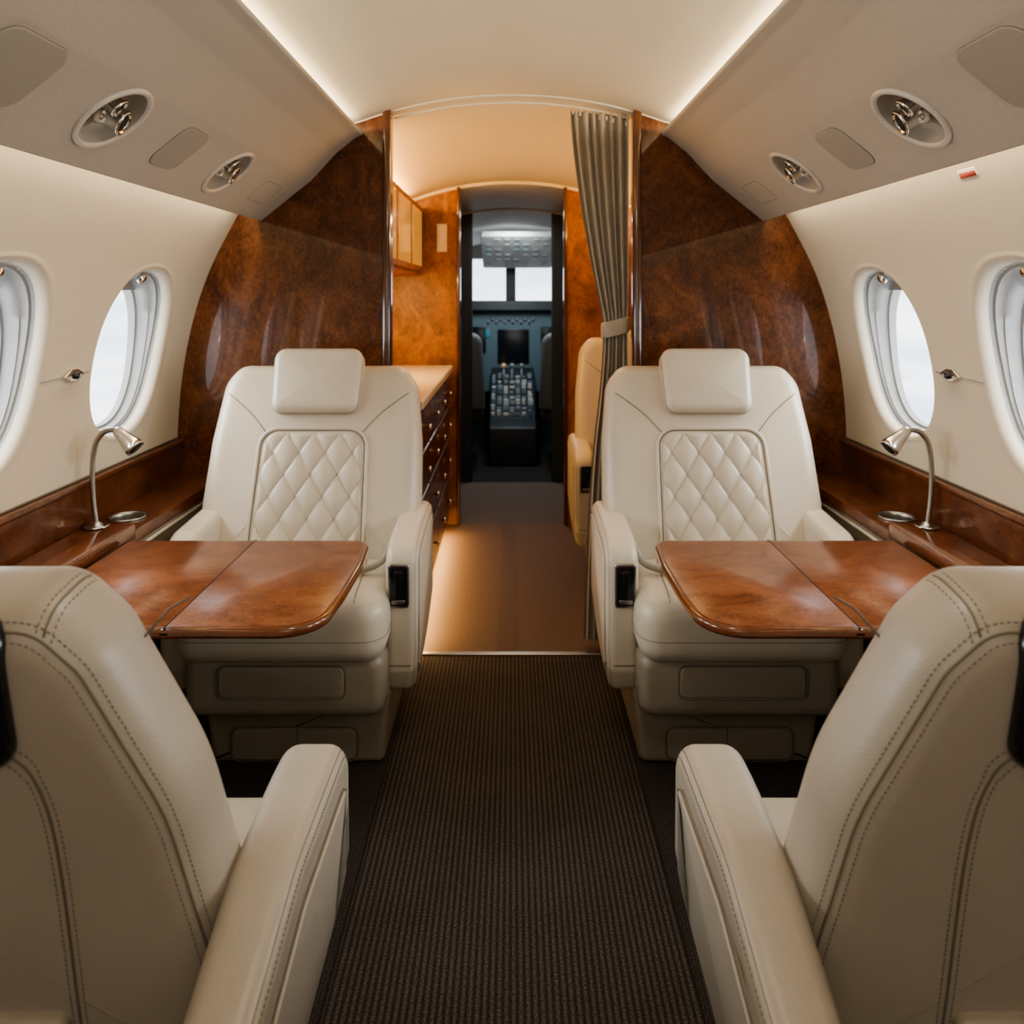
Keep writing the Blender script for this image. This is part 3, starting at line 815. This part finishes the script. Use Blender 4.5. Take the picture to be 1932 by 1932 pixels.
# ------------------------------------------------------------------ cockpit
CY=6.2
def cockpit():
    for i,(x0,x1,z0,z1) in enumerate([(-1.0,1.0,0,1.10),(-1.0,1.0,1.43,1.9),(-.050,.030,1.10,1.43),(-1.0,-.44,1.10,1.43),(.44,1.0,1.10,1.43)]):
        box("wall_cockpit" ,x0,x1,CY+.15,CY+.2,z0,z1,M['cockwall'] if i==1 else M['tealdk'],kind="structure",label="cockpit front frame",r=.004)
    for i,(x0,x1) in enumerate([(-.44,-.050),(.030,.44)]):
        add_mesh("window_%d"%(7+i),[V((x0,CY+.17,1.10)),V((x1,CY+.17,1.10)),V((x1,CY+.17,1.43)),V((x0,CY+.17,1.43))],[(0,1,2,3)],M['glass'],smooth=False,kind="structure",label="bright cockpit windshield")
    for s,nm in ((-1,"wall_cockpit_left"),(1,"wall_cockpit_right")):
        box(nm,s*.93,s*.96,4.9,CY+.2,0,1.75,M['cockwall'],kind="structure",label="cockpit side wall")
    root=empty("instrument_panel",(0,CY,0),"dark teal cockpit instrument panel with displays","instrument panel")
    sec=lambda a,b,h:V((a,h,b))
    slab("panel_body",round_poly([(-.85,.40),(.85,.40),(.85,1.0),(.55,1.08),(-.55,1.08),(-.85,1.0)],[.01,.01,.05,.1,.1,.05],5),CY-.12,CY+.1,.01,sec,M['teal'],root)
    slab("glareshield",round_poly([(-.85,1.02),(.85,1.02),(.6,1.10),(-.6,1.10)],[.01,.01,.04,.04],5),CY-.20,CY+.14,.012,sec,M['tealdk'],root)
    for x0,x1,z0,z1,mm in [(-.11,.13,.62,.88,'screen'),(-.38,-.20,.70,.90,'screen'),(.22,.40,.70,.90,'screen'),(-.22,-.17,.82,.88,'blue'),(-.30,-.24,.60,.66,'blue')]:
        slab("display",rrect(x0,x1,z0,z1,.01,3),CY-.130,CY-.118,.002,sec,M[mm],root)
    for i in range(12):
        lathe("panel_knob",[(.010,0),(.010,.02),(0,.022)],(-.18+.031*i,CY-.12,.94+.02*(i%2)),(0,-1,0),M['cockgrey'],root,n=10)
    for i in range(5):
        box("lit_key",-.10+.05*i,-.065+.05*i,CY-.132,CY-.118,.55,.59,M['amber'],root,r=.002)
    r2=empty("throttle_pedestal",(0,5.75,0),"centre throttle pedestal with levers and lit keys","pedestal")
    po=round_poly([(5.30,0),(6.05,0),(6.05,.60),(5.9,.56),(5.45,.30),(5.30,.26)],.02,4)
    slab("pedestal_body",po,-.155,.165,.012,lambda a,b,h:V((h,a,b)),M['tealdk'],r2)
    def py(y): return .30+(y-5.45)*.578
    random.seed(11)
    for i in range(7):
        for j in range(8):
            y=5.46+.054*j
            mm=random.choice([M['cockgrey'],M['teal'],M['knob'],M['knob'],M['cockgrey']])
            x0=-.145+.043*i
            box("key",x0,x0+random.choice([.030,.036,.024]),y,y+.036,py(y)+.006,py(y)+random.choice([.025,.032,.045]),mm,r2,r=.003)
    for i,x in enumerate((-.06,.0,.07)):
        y=5.80;z=py(y)
        v,f=tube_data([(x,y,z-.02),(x,y-.01,z+.12)],.008,8)
        lv=add_mesh("lever",v,f,M['cockgrey'],r2)
        lathe("lever_knob",[(0,-.018),(.016,-.012),(.018,0),(.014,.012),(0,.016)],(x,y-.01,z+.13),(0,0,1),M['amber'] if i<1 else M['cockgrey'],lv,n=12)
    r3=empty("overhead_switch_panel",(0,5.75,1.45),"grey overhead switch panel in the cockpit","switch panel")
    def op(a,b,h): return V((a,5.50+b*.8,1.565-b*.28-h))
    slab("panel_body",rrect(-.22,.30,0,.72,.02,4),-.02,.015,.005,op,M['cockwall'],r3)
    for i in range(7):
        for j in range(6):
            if (i*5+j*3)%4==0: continue
            slab("switch",rrect(-.19+.068*i,-.150+.068*i,.05+.11*j,.09+.11*j,.004,2),.014,.022,.003,op,M['switch'] if (i*j+i)%3 else M['cockgrey'],r3,seg=2)
    for s in (-1,1):
        x=s*.395
        e=empty("pilot_seat",(x,5.35,0),"dark grey pilot seat seen from behind","pilot seat","pilot seats")
        slab("seat_pan",rrect(x-.2,x+.2,5.25,5.65,.05,5),.30,.42,.04,lambda a,b,h:V((a,b,h)),M['pseat'],e)
        slab("seat_back",round_poly([(x-.22,.38),(x+.22,.38),(x+.20,.90),(x-.20,.90)],[.03,.03,.08,.08],6),5.17,5.28,.03,lambda a,b,h:V((a,h-.12*(b-.4),b)),M['pseat'],e)
        slab("headrest",rrect(x-.11,x+.11,.88,1.02,.04,5),5.10,5.18,.025,lambda a,b,h:V((a,h,b)),M['pseat'],e)
        box("pedestal",x-.12,x+.12,5.30,5.55,0,.31,M['dark'],e,r=.01)
cockpit()

for side in (-1,1):
    z=.958; x=wallx(z)
    v,f=tube_data([(side*(x-.0005),1.755+.20*k/6,z+.006*(k/6)-.004) for k in range(7)],.0014,6)
    add_mesh("trim_%d"%(8 if side<0 else 9),v,f,M['liner'],kind="structure",label="horizontal joint between sidewall panels")
    po=round_poly([(1.835,z-.001),(1.865,z-.015),(1.895,z-.015),(1.925,z+.001),(1.895,z+.015),(1.865,z+.015)],[.003,.02,.02,.003,.02,.02],5)
    r=slab("wall_latch",po,-.003,.010,.003,lambda a,b,h:V((side*(x-h),a,b)),M['chrome'],seg=3,label="small chrome latch on the sidewall between windows",cat="latch")
    r["group"]="sidewall latches"
    lathe("latch_knob",[(.009,0),(.010,.006),(.006,.010),(0,.011)],(side*(x-.009),1.88,z),(-side,0,0),M['black'],r,n=16)
zc=1.385; xx=wallx(zc)
tn=V((wallx(zc+.01)-wallx(zc-.01),0,.02)).normalized(); nn=V((-tn.z,0,tn.x))
def plm(a,b,h): return V((xx,0,zc))+V((0,a,0))+tn*b+nn*h
pl=slab("warning_placard",rrect(1.515,1.575,-.010,.010,.003,3),-.001,.0015,.0005,plm,M['white'],label="small red and white placard on the sidewall under the overhead console",cat="sign",seg=1)
slab("placard_field",rrect(1.519,1.571,-.0075,.0035,.001,2),.0012,.0020,.0003,plm,M['red'],pl,seg=1)

# ------------------------------------------------------------------ lights
def area(name,loc,direction,sx,sy,energy,color,xaxis=None):
    l=bpy.data.lights.new(name,'AREA'); l.shape='RECTANGLE'; l.size=sx; l.size_y=sy; l.energy=energy; l.color=color
    o=bpy.data.objects.new(name,l); COL.objects.link(o); o.location=loc
    z=-V(direction).normalized(); x=V(xaxis or (0,1,0)); x=(x-z*x.dot(z)).normalized(); y=z.cross(x)
    o.rotation_euler=Matrix((x,y,z)).transposed().to_euler(); return o
WARM=(1,.84,.60)
for s in (-1,1):
    area("cove_light",(s*.548,.78,1.667),(-s*1,0,.30),3.4,.016,13.5,WARM)
    area("wall_wash_light",(s*.822,.78,1.452),(s*.25,0,-1),3.4,.02,7.5,(1,.84,.60))
area("cabin_fill_light",(0,.9,1.765),(0,.25,-1),.25,.12,3,(1,.95,.88))  # added fill lamp, the ceiling has no dome fitting
area("aft_fill_light",(0,-.9,1.25),(0,1,-.12),1.5,.7,5.5,(1,.98,.96),xaxis=(1,0,0))  # added soft fill from behind the camera, not a cabin fitting
area("galley_ceiling_light",(0,3.0,1.69),(0,-.1,-1),.5,.2,3,(1,.60,.26))
area("cabinet_top_fill",(-.55,3.25,1.60),(.9,0,.45),1.2,.03,9,(1,.54,.17))  # unseen lamp added above the cabinet to brighten the galley ceiling
area("galley_upward_fill",(.72,3.25,1.50),(-.9,0,.6),1.3,.04,11,(1,.54,.17))  # unseen uplight added on the other side for the ceiling glow
area("under_cabinet_light",(-.60,3.45,1.230),(.1,.35,-1),.9,.05,16,(1,.62,.22))
area("toe_kick_light",(-.325,3.2,.078),(.40,0,-1),1.25,.012,6,(1,.60,.22))
area("vestibule_light",(0,4.4,1.60),(0,0,-1),.3,.3,4,(1,.88,.75))
area("cockpit_fill_light",(0,5.2,1.50),(0,.5,-1),.5,.2,9,(.82,.92,1))  # bluish fill added overhead to lift the dark instrument panel
for s in (-1,1):
    for c in WIN:
        area("window_daylight",(s*1.42,c,1.12),(-s,0,-.18),.36,.42,9,(.94,.97,1.0))

w=bpy.data.worlds.new("sky"); scene.world=w; w.use_nodes=True; nt=w.node_tree; bg=nt.nodes["Background"]
tc=nt.nodes.new("ShaderNodeTexCoord"); mp_=nt.nodes.new("ShaderNodeMapping"); mp_.inputs["Scale"].default_value=(1,1,5)
nt.links.new(tc.outputs["Generated"],mp_.inputs[0])
f=noise(nt,mp_.outputs[0],2.2,5,.6,.3)
c=ramp(nt,f,[(.38,(.54,.65,.76)),(.58,(.97,.985,1.0))]); nt.links.new(c,bg.inputs["Color"]); bg.inputs["Strength"].default_value=3.2
try: scene.view_settings.look='AgX - Medium High Contrast'
except Exception as e: print("look",e)
scene.view_settings.exposure=.06

# ------------------------------------------------------------------ camera
cam=bpy.data.cameras.new("camera"); co=bpy.data.objects.new("camera",cam); COL.objects.link(co)
co.location=(0,0,1.15); co.rotation_euler=(math.radians(90),0,0)
cam.sensor_width=36; cam.lens=1500/1932*36; cam.shift_y=-(966-555)/1932
cam.clip_start=.02
cam.dof.use_dof=True; cam.dof.focus_distance=1.35; cam.dof.aperture_fstop=5.6
scene.camera=co
